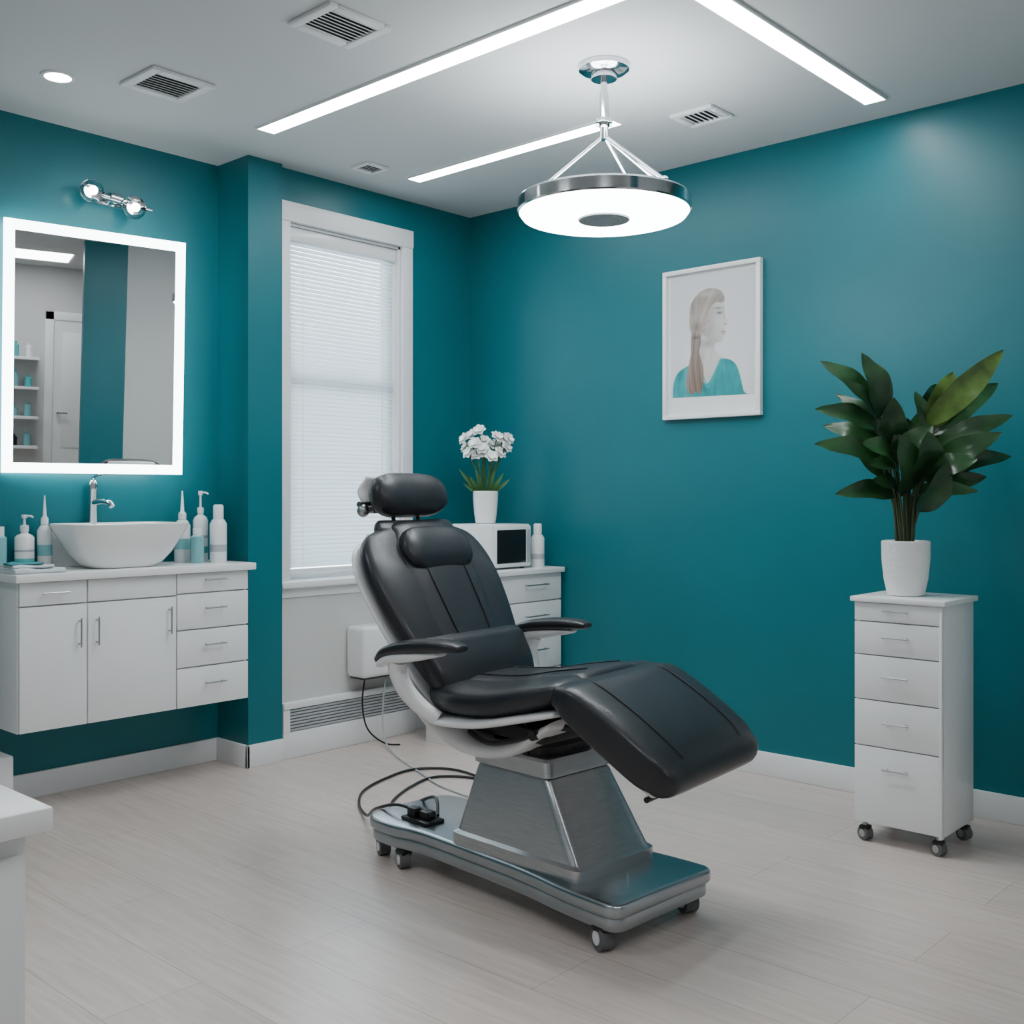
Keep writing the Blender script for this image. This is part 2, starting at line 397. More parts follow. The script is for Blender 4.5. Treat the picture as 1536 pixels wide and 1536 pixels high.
# basin
SX,SY=-.010,-2.00
rr=[]
for z,a,b,ex in ((.9105,.07,.115,3),(.914,.085,.135,3),(.93,.098,.160,3.4),(.97,.117,.193,4),(1.03,.135,.226,5),(1.075,.148,.246,6),(1.086,.150,.249,6.5),(1.088,.144,.243,6.5),(1.075,.137,.235,6),(1.03,.123,.212,5),(.97,.105,.18,4),(.945,.08,.14,3),(.935,.03,.05,2),(.934,.006,.006,2)):
    rr.append(srect(SX,SY,a,b,z,ex,64))
e=thing('vessel_sink','white ceramic vessel basin standing on the vanity worktop','sink',(SX,SY,.91))
M().m(CER).rings(rr).obj('basin',e)
M().m(CHROME).lathe([(.022,0),(.022,.003),(.0,.006)],(SX,SY,.936),20).obj('drain',e)
FX,FY=-.166,-2.04
e=thing('basin_faucet','tall chrome single lever faucet behind the basin','faucet',(FX,FY,.91))
M().m(CHROME).lathe([(.0205,0),(.0205,.008),(.017,.012),(.017,.31),(.019,.313),(.019,.34),(.015,.352),(0,.354)],(FX,FY,.91),24).obj('body',e)
M().m(CHROME).tube([(FX+.01,FY,1.17),(FX+.06,FY+.01,1.175),(FX+.10,FY+.02,1.17),(FX+.115,FY+.024,1.155)],.012,12).obj('spout',e)
M().m(CHROME).tube([(FX,FY,1.255),(FX+.01,FY-.0,1.275),(FX+.05,FY+.01,1.285)],.006,8).obj('lever',e)

# bottles
def bottle(kind,x,y,h,r,label,z=.91):
    e=thing('pump_bottle' if kind=='pump' else 'bottle',label,'bottle',(x,y,z),group='bottles on the vanity worktop')
    c=(x,y,z)
    def band(m_,a,b_,nm='print_band'): M().m(m_).lathe([(r*1.01,a),(r*1.015,a),(r*1.015,b_),(r*1.01,b_)],c,24,cap0=False,cap1=False).obj(nm,e)
    if kind=='pump':
        b=h*.66
        M().m(WPL).lathe([(r*.92,0),(r,.005),(r,b*.88),(r*.8,b*.95),(r*.38,b),(r*.38,b+.012)],c,24).obj('body',e)
        band(LBL,b*.18,b*.32); band(LBLG,b*.5,b*.56,'print_line')
        t=M().m(WPL).lathe([(r*.45,b+.008),(r*.45,b+.03),(r*.15,b+.034),(r*.13,h*.93),(r*.3,h*.94),(r*.3,h)],c,16)
        t.tube([(x,y,z+h*.97),(x+.02,y+.012,z+h*.975),(x+.034,y+.018,z+h*.955)],.004,8); t.obj('pump',e)
    elif kind=='nozzle':
        b=h*.6
        M().m(CLRPL).lathe([(r*.92,0),(r,.005),(r,b*.86),(r*.7,b*.96),(r*.4,b)],c,24).obj('body',e)
        band(LIQ,b*.3,b*.55)
        M().m(WPL).lathe([(r*.5,b),(r*.5,b+.025),(r*.25,b+.035),(r*.18,h*.85),(r*.08,h)],c,16).obj('nozzle_cap',e)
    elif kind=='spray':
        b=h*.74
        M().m(WPL).lathe([(r*.92,0),(r,.005),(r,b*.9),(r*.72,b)],c,24).obj('body',e)
        band(LBLG,b*.25,b*.42)
        M().m(WPL).lathe([(r*.62,b),(r*.62,h*.97),(r*.5,h)],c,16).obj('cap',e)
    elif kind=='jar':
        M().m(LIQ).lathe([(r*.9,0),(r,.004),(r,h*.75),(r*.6,h*.8)],c,20).obj('body',e)
        M().m(WPL).lathe([(r*.7,h*.78),(r*.7,h)],c,20).obj('cap',e)
    return e
bottle('pump',-.13,-2.335,.215,.036,'white pump bottle with teal print on the worktop')
bottle('nozzle',-.13,-2.256,.29,.028,'tall clear bottle with white nozzle on the worktop')
bottle('jar',-.14,-2.43,.17,.03,'small teal bottle on the worktop')
bottle('nozzle',-.125,-1.655,.31,.034,'clear teal-tinted squeeze bottle with pointed cap')
bottle('pump',-.11,-1.575,.31,.032,'tall white pump bottle with teal print')
bottle('jar',-.02,-1.645,.15,.028,'short teal and white jar beside the basin')
bottle('spray',.0,-1.555,.25,.036,'white bottle with grey print near the worktop end')
# towel
e=thing('folded_towel','folded light cloth with a teal edge on the worktop','towel',(.02,-2.40,.91))
def cloth(mt,x0,x1,y0,y1,z0,th,nm):
    m=M().m(mt); n=14; R0=[]
    for i in range(n+1):
        row=[]; t=i/n; y=y0+(y1-y0)*t
        wob=.006*math.sin(t*9)
        for sx,zt in ((x0,0),(x0-.004,th*.5),(x0+.004,th),( (x0+x1)/2,th+.004*math.sin(t*11)),(x1-.004,th*.9),(x1+.004,th*.45),(x1,0)):
            row.append((sx+wob,y,z0+zt*(1+.2*math.sin(t*7))))
        R0.append(row)
    m.rings(R0); return m.obj(nm,e,ang=70)
cloth(TOWELM,-.06,.12,-2.475,-2.29,.911,.018,'cloth'); cloth(TOWELM,-.04,.09,-2.47,-2.32,.929,.012,'upper_fold'); cloth(TOWELT,.02,.07,-2.478,-2.35,.942,.007,'teal_edge')

# mirror : panel turned and tipped so its reflection misses the pendant lamp
e=thing('lit_mirror','large rectangular wall mirror with a glowing LED border','mirror',(-.097,-2.053,1.780))
e.rotation_euler=(0,math.radians(2.5),math.radians(-10.5))
hw,hh=.357,.492; t=.040
M().m(WPL).box((-.03,-.22,-.3),(-.008,.22,.3)).obj('back_box',e,local=True)
f=M().m(LEDM)
f.box((-.012,-hw,-hh),(.0,hw,-hh+t),.001); f.box((-.012,-hw,hh-t),(.0,hw,hh),.001); f.box((-.012,-hw,-hh+t),(.0,-hw+t,hh-t),.001); f.box((-.012,hw-t,-hh+t),(.0,hw,hh-t),.001)
f.obj('light_border',e,local=True)
M().m(MIRR).box((-.012,-hw+t,-hh+t),(-.004,hw-t,hh-t)).obj('mirror_glass',e,local=True)
M().m(BLACK).box((-.088,-.05,-.1),(-.03,.05,.1),.004).obj('wall_bracket',e,local=True)
# sconce
e=thing('vanity_sconce','chrome wall sconce with clear glass globes above the mirror','wall lamp',(-.2,-1.957,2.43))
m=M().m(CHROME); m.box((-.199,-2.02,2.41),(-.185,-1.89,2.455),.005); m.cyl((-.195,-1.955,2.432),(-.14,-1.955,2.432),.02); m.cyl((-.14,-2.08,2.44),(-.14,-1.83,2.42),.011); m.cyl((-.14,-1.98,2.437),(-.14,-1.93,2.432),.019); m.cyl((-.14,-1.83,2.42),(-.14,-1.79,2.417),.007); m.obj('bracket',e)
for y,z in ((-2.07,2.438),(-1.885,2.405)):
    g=M().m(GLASS).sphere((-.115,y,z),.048,20).obj('glass_globe',e)
    b=M().m(CHROME).cyl((-.14,y,z),(-.125,y,z),.018).m(DLED).sphere((-.105,y,z),.014,12).obj('bulb',e)
o=M().m(LAQ).box((-.184,-2.62,.0),(-.02,-2.42,.22),.01).obj('storage_box'); 
top(o,'small white box standing on the floor under the vanity','box')

# ------------------------------------------------------------------ desk in front
e=thing('side_desk','white side cabinet with an overhanging white top','desk',(2.3,-3.9,0))
M().m(TOP).box((1.75,-4.55,.714),(2.562,-3.452,.75),.005).obj('desktop',e)
M().m(LAQ).box((1.80,-4.5,.0),(2.520,-3.475,.714),.002).obj('body',e)
M().m(LAQ).box((2.522,-4.46,.05),(2.540,-3.485,.68),.002).obj('door',e)

# ------------------------------------------------------------------ window wall things
e=thing('towel_dispenser','white rounded plastic box mounted on the wall below the window','dispenser',(.012,-.71,.32))
M().m(WPL).box((.013,-.865,.33),(.15,-.575,.575),.022,4).obj('housing',e)
M().m(DARK).box((.03,-.85,.322),(.13,-.59,.332),.002).obj('base_slot',e)
M().m(LBLG).tube([(.10,-.68,.325),(.12,-.72,.2),(.16,-.75,.05),(.35,-.85,.006),(.7,-1.0,.006),(.9,-1.08,.006),(1.15,-1.12,.006)],.004,8,8).obj('cable',e,label='grey cable running down to the floor')
M().m(BLACK).tube([(.08,-.80,.325),(.085,-.82,.2),(.10,-.80,.08),(.15,-.74,.01),(.22,-.70,.006)],.004,8,8).obj('cable',e,label='short black cable')
e=thing('baseboard_heater','long low white baseboard heater with a slotted grille','heater',(.012,-.84,.0))
h=M().m(TRIM); h.box((.013,-1.245,.0),(.045,-.435,.12),.004); h.box((.013,-1.245,.225),(.05,-.435,.255),.004); h.box((.013,-1.245,.12),(.02,-.435,.225)); h.box((.013,-1.245,.12),(.045,-1.21,.225)); h.box((.013,-.47,.12),(.045,-.435,.225)); h.obj('casing',e)
g=M().m(LBLG)
for i in range(7): g.box((.02,-1.21,.124+i*.0145),(.043,-.47,.134+i*.0145))
g.obj('grille',e)

# ------------------------------------------------------------------ corner cabinet
cc=thing('drawer_cabinet','white drawer cabinet standing in the room corner','cabinet',(.45,-.29,0))
cx0,cx1,cy0,cy1,ct=.24,.66,-.55,-.02,.845
M().m(LAQ).box((cx0,cy0,.0),(cx1-.018,cy1,ct-.025),.002).obj('body',cc)
M().m(TOP).box((cx0-.01,cy0-.012,ct-.025),(cx1+.02,cy1+.003,ct),.003).obj('cabinet_top',cc)
zz=[.82,.685,.52,.355,.19,.03]
for i in range(5):
    d=M().m(LAQ).box((cx1-.018,cy0+.003,zz[i+1]+.003),(cx1,cy1-.003,zz[i]-.003),.002).obj('drawer',cc)
    m=M().m(DCHROME); zc=(zz[i]+zz[i+1])/2+.015; bar_handle(m,(cx1,-.30,zc),(cx1,-.14,zc),(.022,0,0)); m.obj('handle',d)
e=thing('countertop_warmer','small white countertop oven box with dark glass door','appliance',(.45,-.31,ct))
M().m(WPL).box((.30,-.455,ct+.008),(.60,-.19,ct+.215),.006).obj('body',e)
d=M().m(WPL).box((.60,-.45,ct+.014),(.612,-.195,ct+.208),.004).m(DGLASS).box((.611,-.438,ct+.03),(.615,-.235,ct+.19),.001).obj('door',e)
M().m(LBLG).box((.612,-.227,ct+.03),(.617,-.205,ct+.19),.002).obj('control_strip',e)
for x in (.33,.57):
    for y in (-.43,-.215): M().m(BLACK).cyl((x,y,ct),(x,y,ct+.01),.01).obj('foot',e)
e=bottle('spray',.585,-.115,.215,.034,'white spray can with grey print on the corner cabinet',ct); del e['group']; e.name='spray_can'
# vase flowers
vx,vy,vz=.385,-.28,ct+.215
e=thing('flower_vase','white ceramic vase with white flowers on the countertop oven','vase with flowers',(vx,vy,vz))
M().m(CER).lathe([(.044,0),(.05,.004),(.057,.05),(.062,.12),(.063,.158),(.059,.162),(.055,.155),(.054,.10),(.03,.08)],(vx,vy,vz),32,cap1=True).obj('vase',e)
R=Vector((.7386,.6742,0)); Fw=Vector((-.6742,.7386,0))
st=M().m(FLST); bs=M().m(PET); lv=M().m(FLST)
def petal_flower(m,c,r,axis):
    axis=axis.normalized(); q=axis.to_track_quat('Z','Y').to_matrix()
    for layer,(n,tilt,sc) in enumerate(((6,.35,1),(5,.9,.75))):
        for i in range(n):
            a=2*pi*i/n+layer*.5+random.random()*.2
            rows=[]
            for u in range(5):
                t=u/4; wd=r*.48*sc*math.sin(pi*min(t*.8+.12,1))+.0004; rad=r*sc*t; hgt=r*sc*(math.sin(tilt)*t - .3*t*t*(1-layer*.3))
                rows.append([q@Vector((rad*math.cos(a)-k*wd*math.sin(a),rad*math.sin(a)+k*wd*math.cos(a),hgt+abs(k)*.12*r))+c for k in (-1,0,1)])
            bm=m.bm; V=[[bm.verts.new(p) for p in row] for row in rows]
            fs=[]
            for u in range(4):
                for k in range(2): fs.append(bm.faces.new((V[u][k],V[u][k+1],V[u+1][k+1],V[u+1][k])))
            m._mk(fs)
blooms=[(-.095,.36),(-.065,.42),(-.03,.44),(-.05,.375),(-.01,.39),(.0,.33),(.03,.37),(.055,.41),(.085,.40),(.10,.36),(.07,.33),(.03,.31),(-.04,.32),(-.08,.33),(.06,.375),(-.015,.35),(.11,.40),(-.10,.40)]
for r_,z_ in blooms:
    dd=random.uniform(-.06,.05); tip=Vector((vx,vy,vz))+R*r_*1.02+Fw*dd+Vector((0,0,z_+.02))
    base=Vector((vx,vy,vz+.13))+R*r_*.2+Fw*dd*.2
    st.tube([base,(base+tip)/2+R*(-r_*.12),tip],.0028,6,4)
    petal_flower(bs,tip,.036,R*r_*2+Fw*(-.12+dd)+Vector((0,0,.14)))
def leaf(m,base,tip,wd,sag=.1,nrm=None,n=8,fold=.25):
    base=Vector(base);tip=Vector(tip);d=tip-base;L=d.length
    nrm=nrm or Vector((0,0,1)); side=d.cross(nrm).normalized(); up=side.cross(d).normalized()
    V=[];bm=m.bm
    for i in range(n+1):
        t=i/n; ww=wd*(math.sin(pi*t**.8)**.75 if 0<t<1 else 0)+.0006
        c=base+d*t+up*(sag*L*math.sin(pi*t)) 
        wob=.09*wd*math.sin(t*14)
        V.append([bm.verts.new(c+side*k*ww+up*(abs(k)*ww*fold+wob*abs(k))) for k in (-1,-.5,0,.5,1)])
    fs=[]
    for i in range(n):
        for k in range(4): fs.append(bm.faces.new((V[i][k],V[i][k+1],V[i+1][k+1],V[i+1][k])))
    m._mk(fs)
for r_,z_ in ((-.13,.27),(-.11,.20),(.09,.25),(.12,.22),(-.05,.28),(.05,.28),(-.08,.24),(.04,.22)):
    leaf(lv,Vector((vx,vy,vz+.14))+R*r_*.2,Vector((vx,vy,vz))+R*r_+Fw*random.uniform(-.05,.05)+Vector((0,0,z_)),.010,.1,Fw*-1)
st.obj('stem',e); bs.obj('blossom',e); lv.obj('foliage',e)

# ------------------------------------------------------------------ rolling cabinet + plant
rc=thing('rolling_cabinet','tall narrow white drawer cabinet on casters holding a plant','cabinet',(2.6,-.43,0))
x0,x1,y0,y1,zt=2.445,2.755,-.575,-.285,.85
M().m(LAQ).box((x0+.003,y0+.018,.065),(x1-.003,y1,zt-.018),.002).obj('body',rc)
M().m(TOP).box((x0-.008,y0-.012,zt-.018),(x1+.01,y1+.01,zt),.003).obj('cabinet_top',rc)
zz=[.832,.765,.65,.495,.335,.068]
for i in range(5):
    d=M().m(LAQ).box((x0+.004,y0,zz[i+1]+.002),(x1-.014,y0+.018,zz[i]-.002),.0015).obj('drawer',rc)
    m=M().m(DCHROME); zc=(zz[i]+zz[i+1])/2+.008 if i<4 else .265
    bar_handle(m,(2.555,y0,zc),(2.645,y0,zc),(0,-.02,0)); m.obj('handle',d)
M().m(LAQ).box((x1-.013,y0-.002,.062),(x1-.003,y0+.018,zt-.02),.001).obj('side_stile',rc)
def caster(m,x,y,ztop,r,ang=0):
    c=Vector((x,y,0)); ax=Vector((math.cos(ang),math.sin(ang),0))
    m.m(DCHROME).cyl((x,y,r*1.6),(x,y,ztop),r*.35,10)
    m.m(BLACK).box((x-r*.75,y-r*.75,r*1.5),(x+r*.75,y+r*.75,r*2.15),r*.25)
    a=c+Vector((0,0,r)); m.m(RUB).cyl(a-ax*r*.6,a+ax*r*.6,r,20); m.m(WPL if r>.028 else DCHROME).cyl(a-ax*r*.68,a+ax*r*.68,r*.55,16)
for x,y in ((2.475,-.545),(2.73,-.545),(2.475,-.315),(2.73,-.315)):
    m=M(); caster(m,x,y,.066,.024,1.2); m.obj('caster',rc)
px,py,pz=2.575,-.44,.85
pl=thing('potted_plant','broad-leaved green plant in a textured white pot on the rolling cabinet','plant',(px,py,pz))
M().m(CERT).lathe([(.055,0),(.062,.004),(.074,.06),(.081,.13),(.082,.188),(.078,.192),(.073,.188),(.072,.17),(.07,.165)],(px,py,pz),48,cap1=True).obj('pot',pl)
M().m(SOIL).lathe([(.0,0),(.071,.0),(.06,.006),(0,.012)],(px,py,pz+.167),24).obj('soil',pl)
K=.00233
def pp(x,y,d=0): return Vector((px,py,0))+R*((x-1358)*K)+Fw*d+Vector((0,0,1.2+(743-y)*K))
stems=M().m(STEMM); lf=M()
LV=[
 ((1312,610),(1232,540),.034,0,.03,0),((1320,625),(1285,531),.042,0,-.04,0),((1330,610),(1302,533),.036,0,.05,0),((1318,630),(1254,572),.030,0,-.06,0),
 ((1316,644),(1217,615),.038,0,-.03,0),((1330,660),(1262,588),.030,0,.08,0),((1322,694),(1210,668),.040,0,-.08,0),((1330,672),(1246,636),.034,.02,.10,0),
 ((1342,742),(1243,742),.036,0,-.06,0),((1345,710),(1280,700),.034,0,-.14,0),((1352,742),(1322,655),.060,-.02,-.16,0),((1360,700),(1352,628),.052,.0,-.05,0),
 ((1368,690),(1402,605),.038,.02,.06,0),((1375,700),(1318,622),.044,0,.1,0),((1388,650),(1374,586),.026,0,.02,0),((1386,640),(1495,527),.042,0,-.05,1),
 ((1394,645),(1436,556),.046,0,.04,1),((1392,655),(1506,573),.040,0,.05,0),((1392,682),(1507,625),.038,0,-.06,0),((1396,668),(1470,598),.036,0,.12,1),
 ((1388,712),(1520,685),.036,0,.02,0),((1388,708),(1480,652),.042,0,-.12,0),((1385,740),(1470,716),.038,0,-.05,0),((1372,768),(1395,692),.046,-.03,-.15,0),
 ((1365,742),(1444,738),.030,0,-.13,0),((1350,700),(1380,640),.052,-.03,-.12,0),((1340,672),(1328,598),.044,0,-.08,0),((1345,735),(1292,722),.032,0,-.10,0),
 ((1326,650),(1282,600),.036,.03,.09,0),((1334,690),(1272,668),.040,-.03,-.13,0),((1378,680),(1430,625),.044,.04,.10,0),((1376,720),(1442,690),.042,-.04,-.14,0),
 ((1350,660),(1348,590),.034,.05,.12,0),((1384,630),(1418,572),.034,.04,.09,0),((1338,720),(1290,655),.038,.04,.12,0),((1370,705),(1362,650),.05,-.05,-.17,0)]
for bpx,tpx,wd,d0,d1,lt in LV:
    lf.m(LEAF2 if lt else LEAF)
    B=pp(*bpx,d0); T=pp(*tpx,d1)
    nr=(Vector((0,0,1))*.5-Fw*.9+R*random.uniform(-.4,.4)).normalized()
    leaf(lf,B,T,wd*1.08,.14,nr,12,.22)
    base=Vector((px,py,pz+.17))+R*((bpx[0]-1358)*K*.28)+Fw*(d0*.3+random.uniform(-.03,.03))
    mid=(base*.5+B*.5)-R*((bpx[0]-1358)*K*.15)
    stems.tube([base,mid,B],.0040,6,4)
stems.obj('stem',pl); lf.obj('foliage',pl,ang=60)

# ------------------------------------------------------------------ portrait
fx0,fx1,fz0,fz1=1.270,1.772,1.545,2.222
e=thing('framed_portrait','white framed print of a woman in a teal top','picture',(1.52,0,1.545))
f=M().m(LAQ); t=.02
f.box((fx0,-.03,fz0),(fx1,-.001,fz0+t),.002); f.box((fx0,-.03,fz1-t),(fx1,-.001,fz1),.002); f.box((fx0,-.03,fz0+t),(fx0+t,-.001,fz1-t),.002); f.box((fx1-t,-.03,fz0+t),(fx1,-.001,fz1-t),.002); f.obj('frame',e)
M().m(MATB).box((fx0+t,-.014,fz0+t),(fx1-t,-.002,fz1-t)).obj('mat_board',e)
gx0,gx1,gy0,gy1=1009.,1135.,409.,596.; NX,NY=230,340
xs=np.linspace(gx0,gx1,NX); ys=np.linspace(gy0,gy1,NY); GX,GY=np.meshgrid(xs,ys)
rng=np.random.default_rng(3)
def smooth_noise(wx,wy):
    n=rng.normal(size=GX.shape)
    for ax,wd in ((1,wx),(0,wy)):
        if wd>1:
            k=np.hanning(wd+2)[1:-1]; k/=np.sqrt((k**2).sum())
            n=np.apply_along_axis(lambda v:np.convolve(v,k,'same'),ax,n)
    return n/n.std()
img=np.zeros((NY,NX,3)); img[:]=(.66,.67,.69)
img*= (1-.06*((GX-1070)/60)**2)[...,None]
def mask(pts,feather=1.0,k=5):
    P=np.array(catmull(list(pts)+[pts[0]],k)[:-1]) if k>1 else np.array(pts)
    d=np.full(GX.shape,1e9); ins=np.zeros(GX.shape,bool)
    for i in range(len(P)):
        x1,y1=P[i-1];x2,y2=P[i]; vx_,vy_=x2-x1,y2-y1; L=vx_*vx_+vy_*vy_+1e-9
        tt=np.clip(((GX-x1)*vx_+(GY-y1)*vy_)/L,0,1)
        d=np.minimum(d,np.hypot(GX-x1-tt*vx_,GY-y1-tt*vy_))
        if y1!=y2: ins^=((y1>GY)!=(y2>GY))&(GX<(x2-x1)*(GY-y1)/(y2-y1)+x1)
    sd=np.where(ins,d,-d); return np.clip(sd/feather+.5,0,1)
def lay(mk,col):
    global img
    col=np.asarray(col); 
    if col.ndim==1: col=np.broadcast_to(col,img.shape)
    img=img*(1-mk[...,None])+col*mk[...,None]
def blob(cx,cy,rx,ry,amt,col,ang=0,clip=None):
    c,s_=math.cos(ang),math.sin(ang); u=((GX-cx)*c+(GY-cy)*s_)/rx; v=(-(GX-cx)*s_+(GY-cy)*c)/ry
    m_=np.clip(amt*np.exp(-(u*u+v*v)),0,1)
    if clip is not None: m_=m_*clip
    lay(m_,col)
nk=mask([(1054,500),(1078,508),(1077,526),(1088,544),(1068,582),(1048,550),(1055,530)],1.5)
lay(nk,(.56,.53,.515))
blob(1066,516,13,7,.75,(.28,.255,.245),0,nk); blob(1057,535,5,16,.5,(.31,.28,.27),0,nk); blob(1068,566,6,10,.35,(.40,.37,.355),0,nk); blob(1072,535,2,14,.3,(.42,.39,.375),.2,nk)
fc=mask([(1056,460),(1066,446),(1080,443),(1089,449),(1091,458),(1091.5,467),(1093,476),(1097.5,486),(1096.5,489),(1092.5,491),(1094.5,496),(1092.5,499.5),(1093.8,503),(1090.5,507),(1090,512),(1085,516.5),(1076,515),(1064,507),(1055,492)],1.2,4)
shade=np.clip((GX-1056)/38,0,1); facec=np.stack([.33+.27*shade,.31+.26*shade,.30+.255*shade],-1); lay(fc,facec)
blob(1082,484,6,6,.45,(.66,.63,.62),0,fc); blob(1083,456,8,5,.4,(.64,.61,.60),0,fc)
blob(1074,512,9,4,.45,(.33,.30,.29),0,fc); blob(1070,496,5,12,.35,(.32,.29,.28),.3,fc)
blob(1084,470,5,2.6,.5,(.25,.22,.21),0,fc); blob(1084,471.8,3.6,1.3,.95,(.03,.025,.025),0,fc); blob(1082,464.3,6,1.1,.85,(.12,.095,.085),.0,fc); blob(1090.5,465.3,2,1,.6,(.14,.11,.10),0,fc)
blob(1093,489.3,2.6,1.1,.75,(.18,.15,.145),0,fc); blob(1090.5,477,1.4,6,.45,(.36,.33,.32),0,fc); blob(1090,500.3,4,1.2,.9,(.20,.11,.11),0,fc); blob(1090,503.8,3.4,1.3,.6,(.34,.22,.22),0,fc); blob(1086,508,3,1.3,.35,(.34,.31,.30),0,fc)
fold=smooth_noise(11,61); f2=smooth_noise(31,41); fold=np.clip(.5+.13*fold+.17*f2,0,1); base=np.stack([.006+.014*fold,.20+.13*fold,.22+.13*fold],-1)
sh=mask([(1012,600),(1013,575),(1019,559),(1032,550),(1047,544),(1052,549),(1064,578),(1082,549),(1085,541),(1097,542),(1107,549),(1113,563),(1119,590),(1119,600)],1.3,4)
lay(sh,base)
blob(1062,585,4,16,.55,(.004,.10,.12),-.25,sh); blob(1040,575,6,20,.30,(.004,.13,.15),.2,sh); blob(1100,575,4,18,.35,(.006,.13,.15),-.25,sh)
lay(mask([(1050,546),(1053,545),(1066,578),(1063,583)],.8,1)*.7,(.03,.36,.38)); lay(mask([(1083,543),(1087,541),(1068,584),(1064,584)],.8,1)*.7,(.03,.36,.38))
# head hair, strands swept back to the tie
tx,ty=1048.,497.; ang_=np.arctan2(GY-ty,GX-tx); rad=np.hypot(GX-tx,GY-ty)
rn=np.random.default_rng(5); st1=np.zeros(GX.shape)
for fq,am in ((9,.16),(17,.14),(31,.12),(53,.10),(90,.08)): st1+=am*np.sin(ang_*fq+rn.uniform(0,6)+.035*rad*rn.uniform(-1,1))
st1=np.clip(.55+.55*st1+.12*np.sin(rad*.09),0,1)
hc=np.stack([.19+.30*st1,.165+.265*st1,.145+.235*st1],-1)
hm=mask([(1038,478),(1040,456),(1050,441),(1064,433.5),(1078,434),(1088,441),(1092,452),(1088,457),(1080,455),(1071,461),(1067,472),(1066,486),(1062,498),(1055,506),(1046,506),(1039,494)],1.5)
lay(hm,hc)
blob(1049,490,7,9,.55,(.08,.062,.055),0,hm); blob(1043,464,4,14,.35,(.12,.10,.09),0,hm); blob(1064,441,13,4,.40,(.58,.54,.50),0,hm)
lay(mask([(1064,478),(1068,475),(1070,480),(1068,489),(1065,490)],1)*.85,(.44,.40,.39)); blob(1067,482,1.2,3,.5,(.22,.19,.18))
st2=np.zeros(GX.shape); wx=GX+2.2*np.sin(GY*.06)
for fq,am in ((.7,.22),(1.5,.16),(2.7,.10)): st2+=am*np.sin(wx*fq+rn.uniform(0,6)+GY*rn.uniform(-.05,.05))
st2=np.clip(.48+.75*st2,0,1); dk=np.clip((GY-505)/90,0,1)
hp=np.stack([(.13+.27*st2)*(1-.30*dk),(.105+.215*st2)*(1-.42*dk),(.09+.18*st2)*(1-.48*dk)],-1)
lay(mask([(1042,498),(1053,500),(1056,512),(1054,530),(1059,550),(1060,572),(1055,592),(1048,588),(1042,593),(1033,578),(1036,552),(1040,530),(1040,512)],1.4),hp)
blob(1048,506,6,2.5,.6,(.06,.045,.04))
img+=rng.normal(size=GX.shape)[...,None]*.005; img=np.clip(img,0,1)
verts=[]
for j in range(NY):
    for i in range(NX):
        x,y=xs[i],ys[j]; ttop=gy0+(1-(x-gx0)/(gx1-gx0))*9-4.5
        yy=ttop+(y-gy0)/(gy1-gy0)*(gy1-ttop); yt=408-.122*(x-998); fr=(629-yy)/(629-yt)
        verts.append((fx0+(x-998)/147*(fx1-fx0),-.0150,fz0+fr*(fz1-fz0)))
faces=[(j*NX+i,j*NX+i+1,(j+1)*NX+i+1,(j+1)*NX+i) for j in range(NY-1) for i in range(NX-1)]
me=bpy.data.meshes.new('printed_image'); me.from_pydata(verts,[],faces)
ca=me.color_attributes.new('ink','FLOAT_COLOR','POINT')
ca.data.foreach_set('color',np.concatenate([img.reshape(-1,3),np.ones((NX*NY,1))],1).astype(np.float32).ravel())
pm=bpy.data.materials.new('printed_portrait'); pm.use_nodes=True; nt=pm.node_tree; bs_=nt.nodes['Principled BSDF']
an=nt.nodes.new('ShaderNodeVertexColor'); an.layer_name='ink'; nt.links.new(an.outputs['Color'],bs_.inputs['Base Color'])
bs_.inputs['Roughness'].default_value=.45; bs_.inputs['Coat Weight'].default_value=.3; bs_.inputs['Coat Roughness'].default_value=.05
me.materials.append(pm); po=bpy.data.objects.new('printed_image',me); COL.objects.link(po); po.parent=e; po.matrix_parent_inverse=Matrix.Translation(-e.location)

# ------------------------------------------------------------------ treatment chair
CH=thing('treatment_chair','black leather reclining treatment chair on a steel wheeled base','chair',(1.88,-1.68,0),rotz=math.radians(-3))
UR=math.radians(8)
def up(m,name,label=None): return m.obj(name,CH,local=True,label=label,rotz=UR,ang=50)
def lo(m,name,label=None,parent=None): return m.obj(name,parent or CH,local=True,label=label)
half=[(-.57,-.185,.09),(-.40,-.195,.07),(-.29,-.168,.07),(.20,-.185,.15),(.38,-.215,.12),(.565,-.220,.045)]
pts=half+[(x,-y,r) for x,y,r in half[::-1]]
bp_=M().m(STEELD).prism(fillet([(x*.985,y*.96,r) for x,y,r in pts]),.062,.100,.006,2); bp_.prism(fillet(pts),.098,.138,.012,4)
lo(bp_,'base_plate','satin grey steel base plate')
P=M().m(STEEL)
def rr2(sc,a,b,z,e=14): return srect(sc,0,a,b,z,e,96)
P.rings([rr2(.125,.268,.172,.137),rr2(.125,.268,.172,.172),rr2(.125,.255,.160,.180),rr2(.095,.155,.137,.385),rr2(.095,.150,.132,.39)])
P.m(BLACK).box((.22,-.05,.29),(.227,.03,.297))
lo(P,'pedestal','brushed stainless steel tapered pedestal')
lo(M().m(STEEL).rings([rr2(.09,.142,.125,.386),rr2(.09,.160,.142,.395),rr2(.085,.160,.142,.438),rr2(.085,.154,.134,.446)]),'pedestal_cap')
c=M().m(BLACK); c.rings([rr2(.08,.13,.12,.444,5),rr2(.08,.13,.12,.468,5),rr2(.07,.09,.08,.478,4),rr2(.05,.08,.07,.53,4)])
c.box((-.10,-.15,.49),(.24,.15,.53),.008); c.cyl((.14,-.12,.44),(.14,-.12,.55),.012); c.cyl((.14,.12,.44),(.14,.12,.55),.012); c.cyl((.22,-.18,.52),(.22,.18,.52),.014)
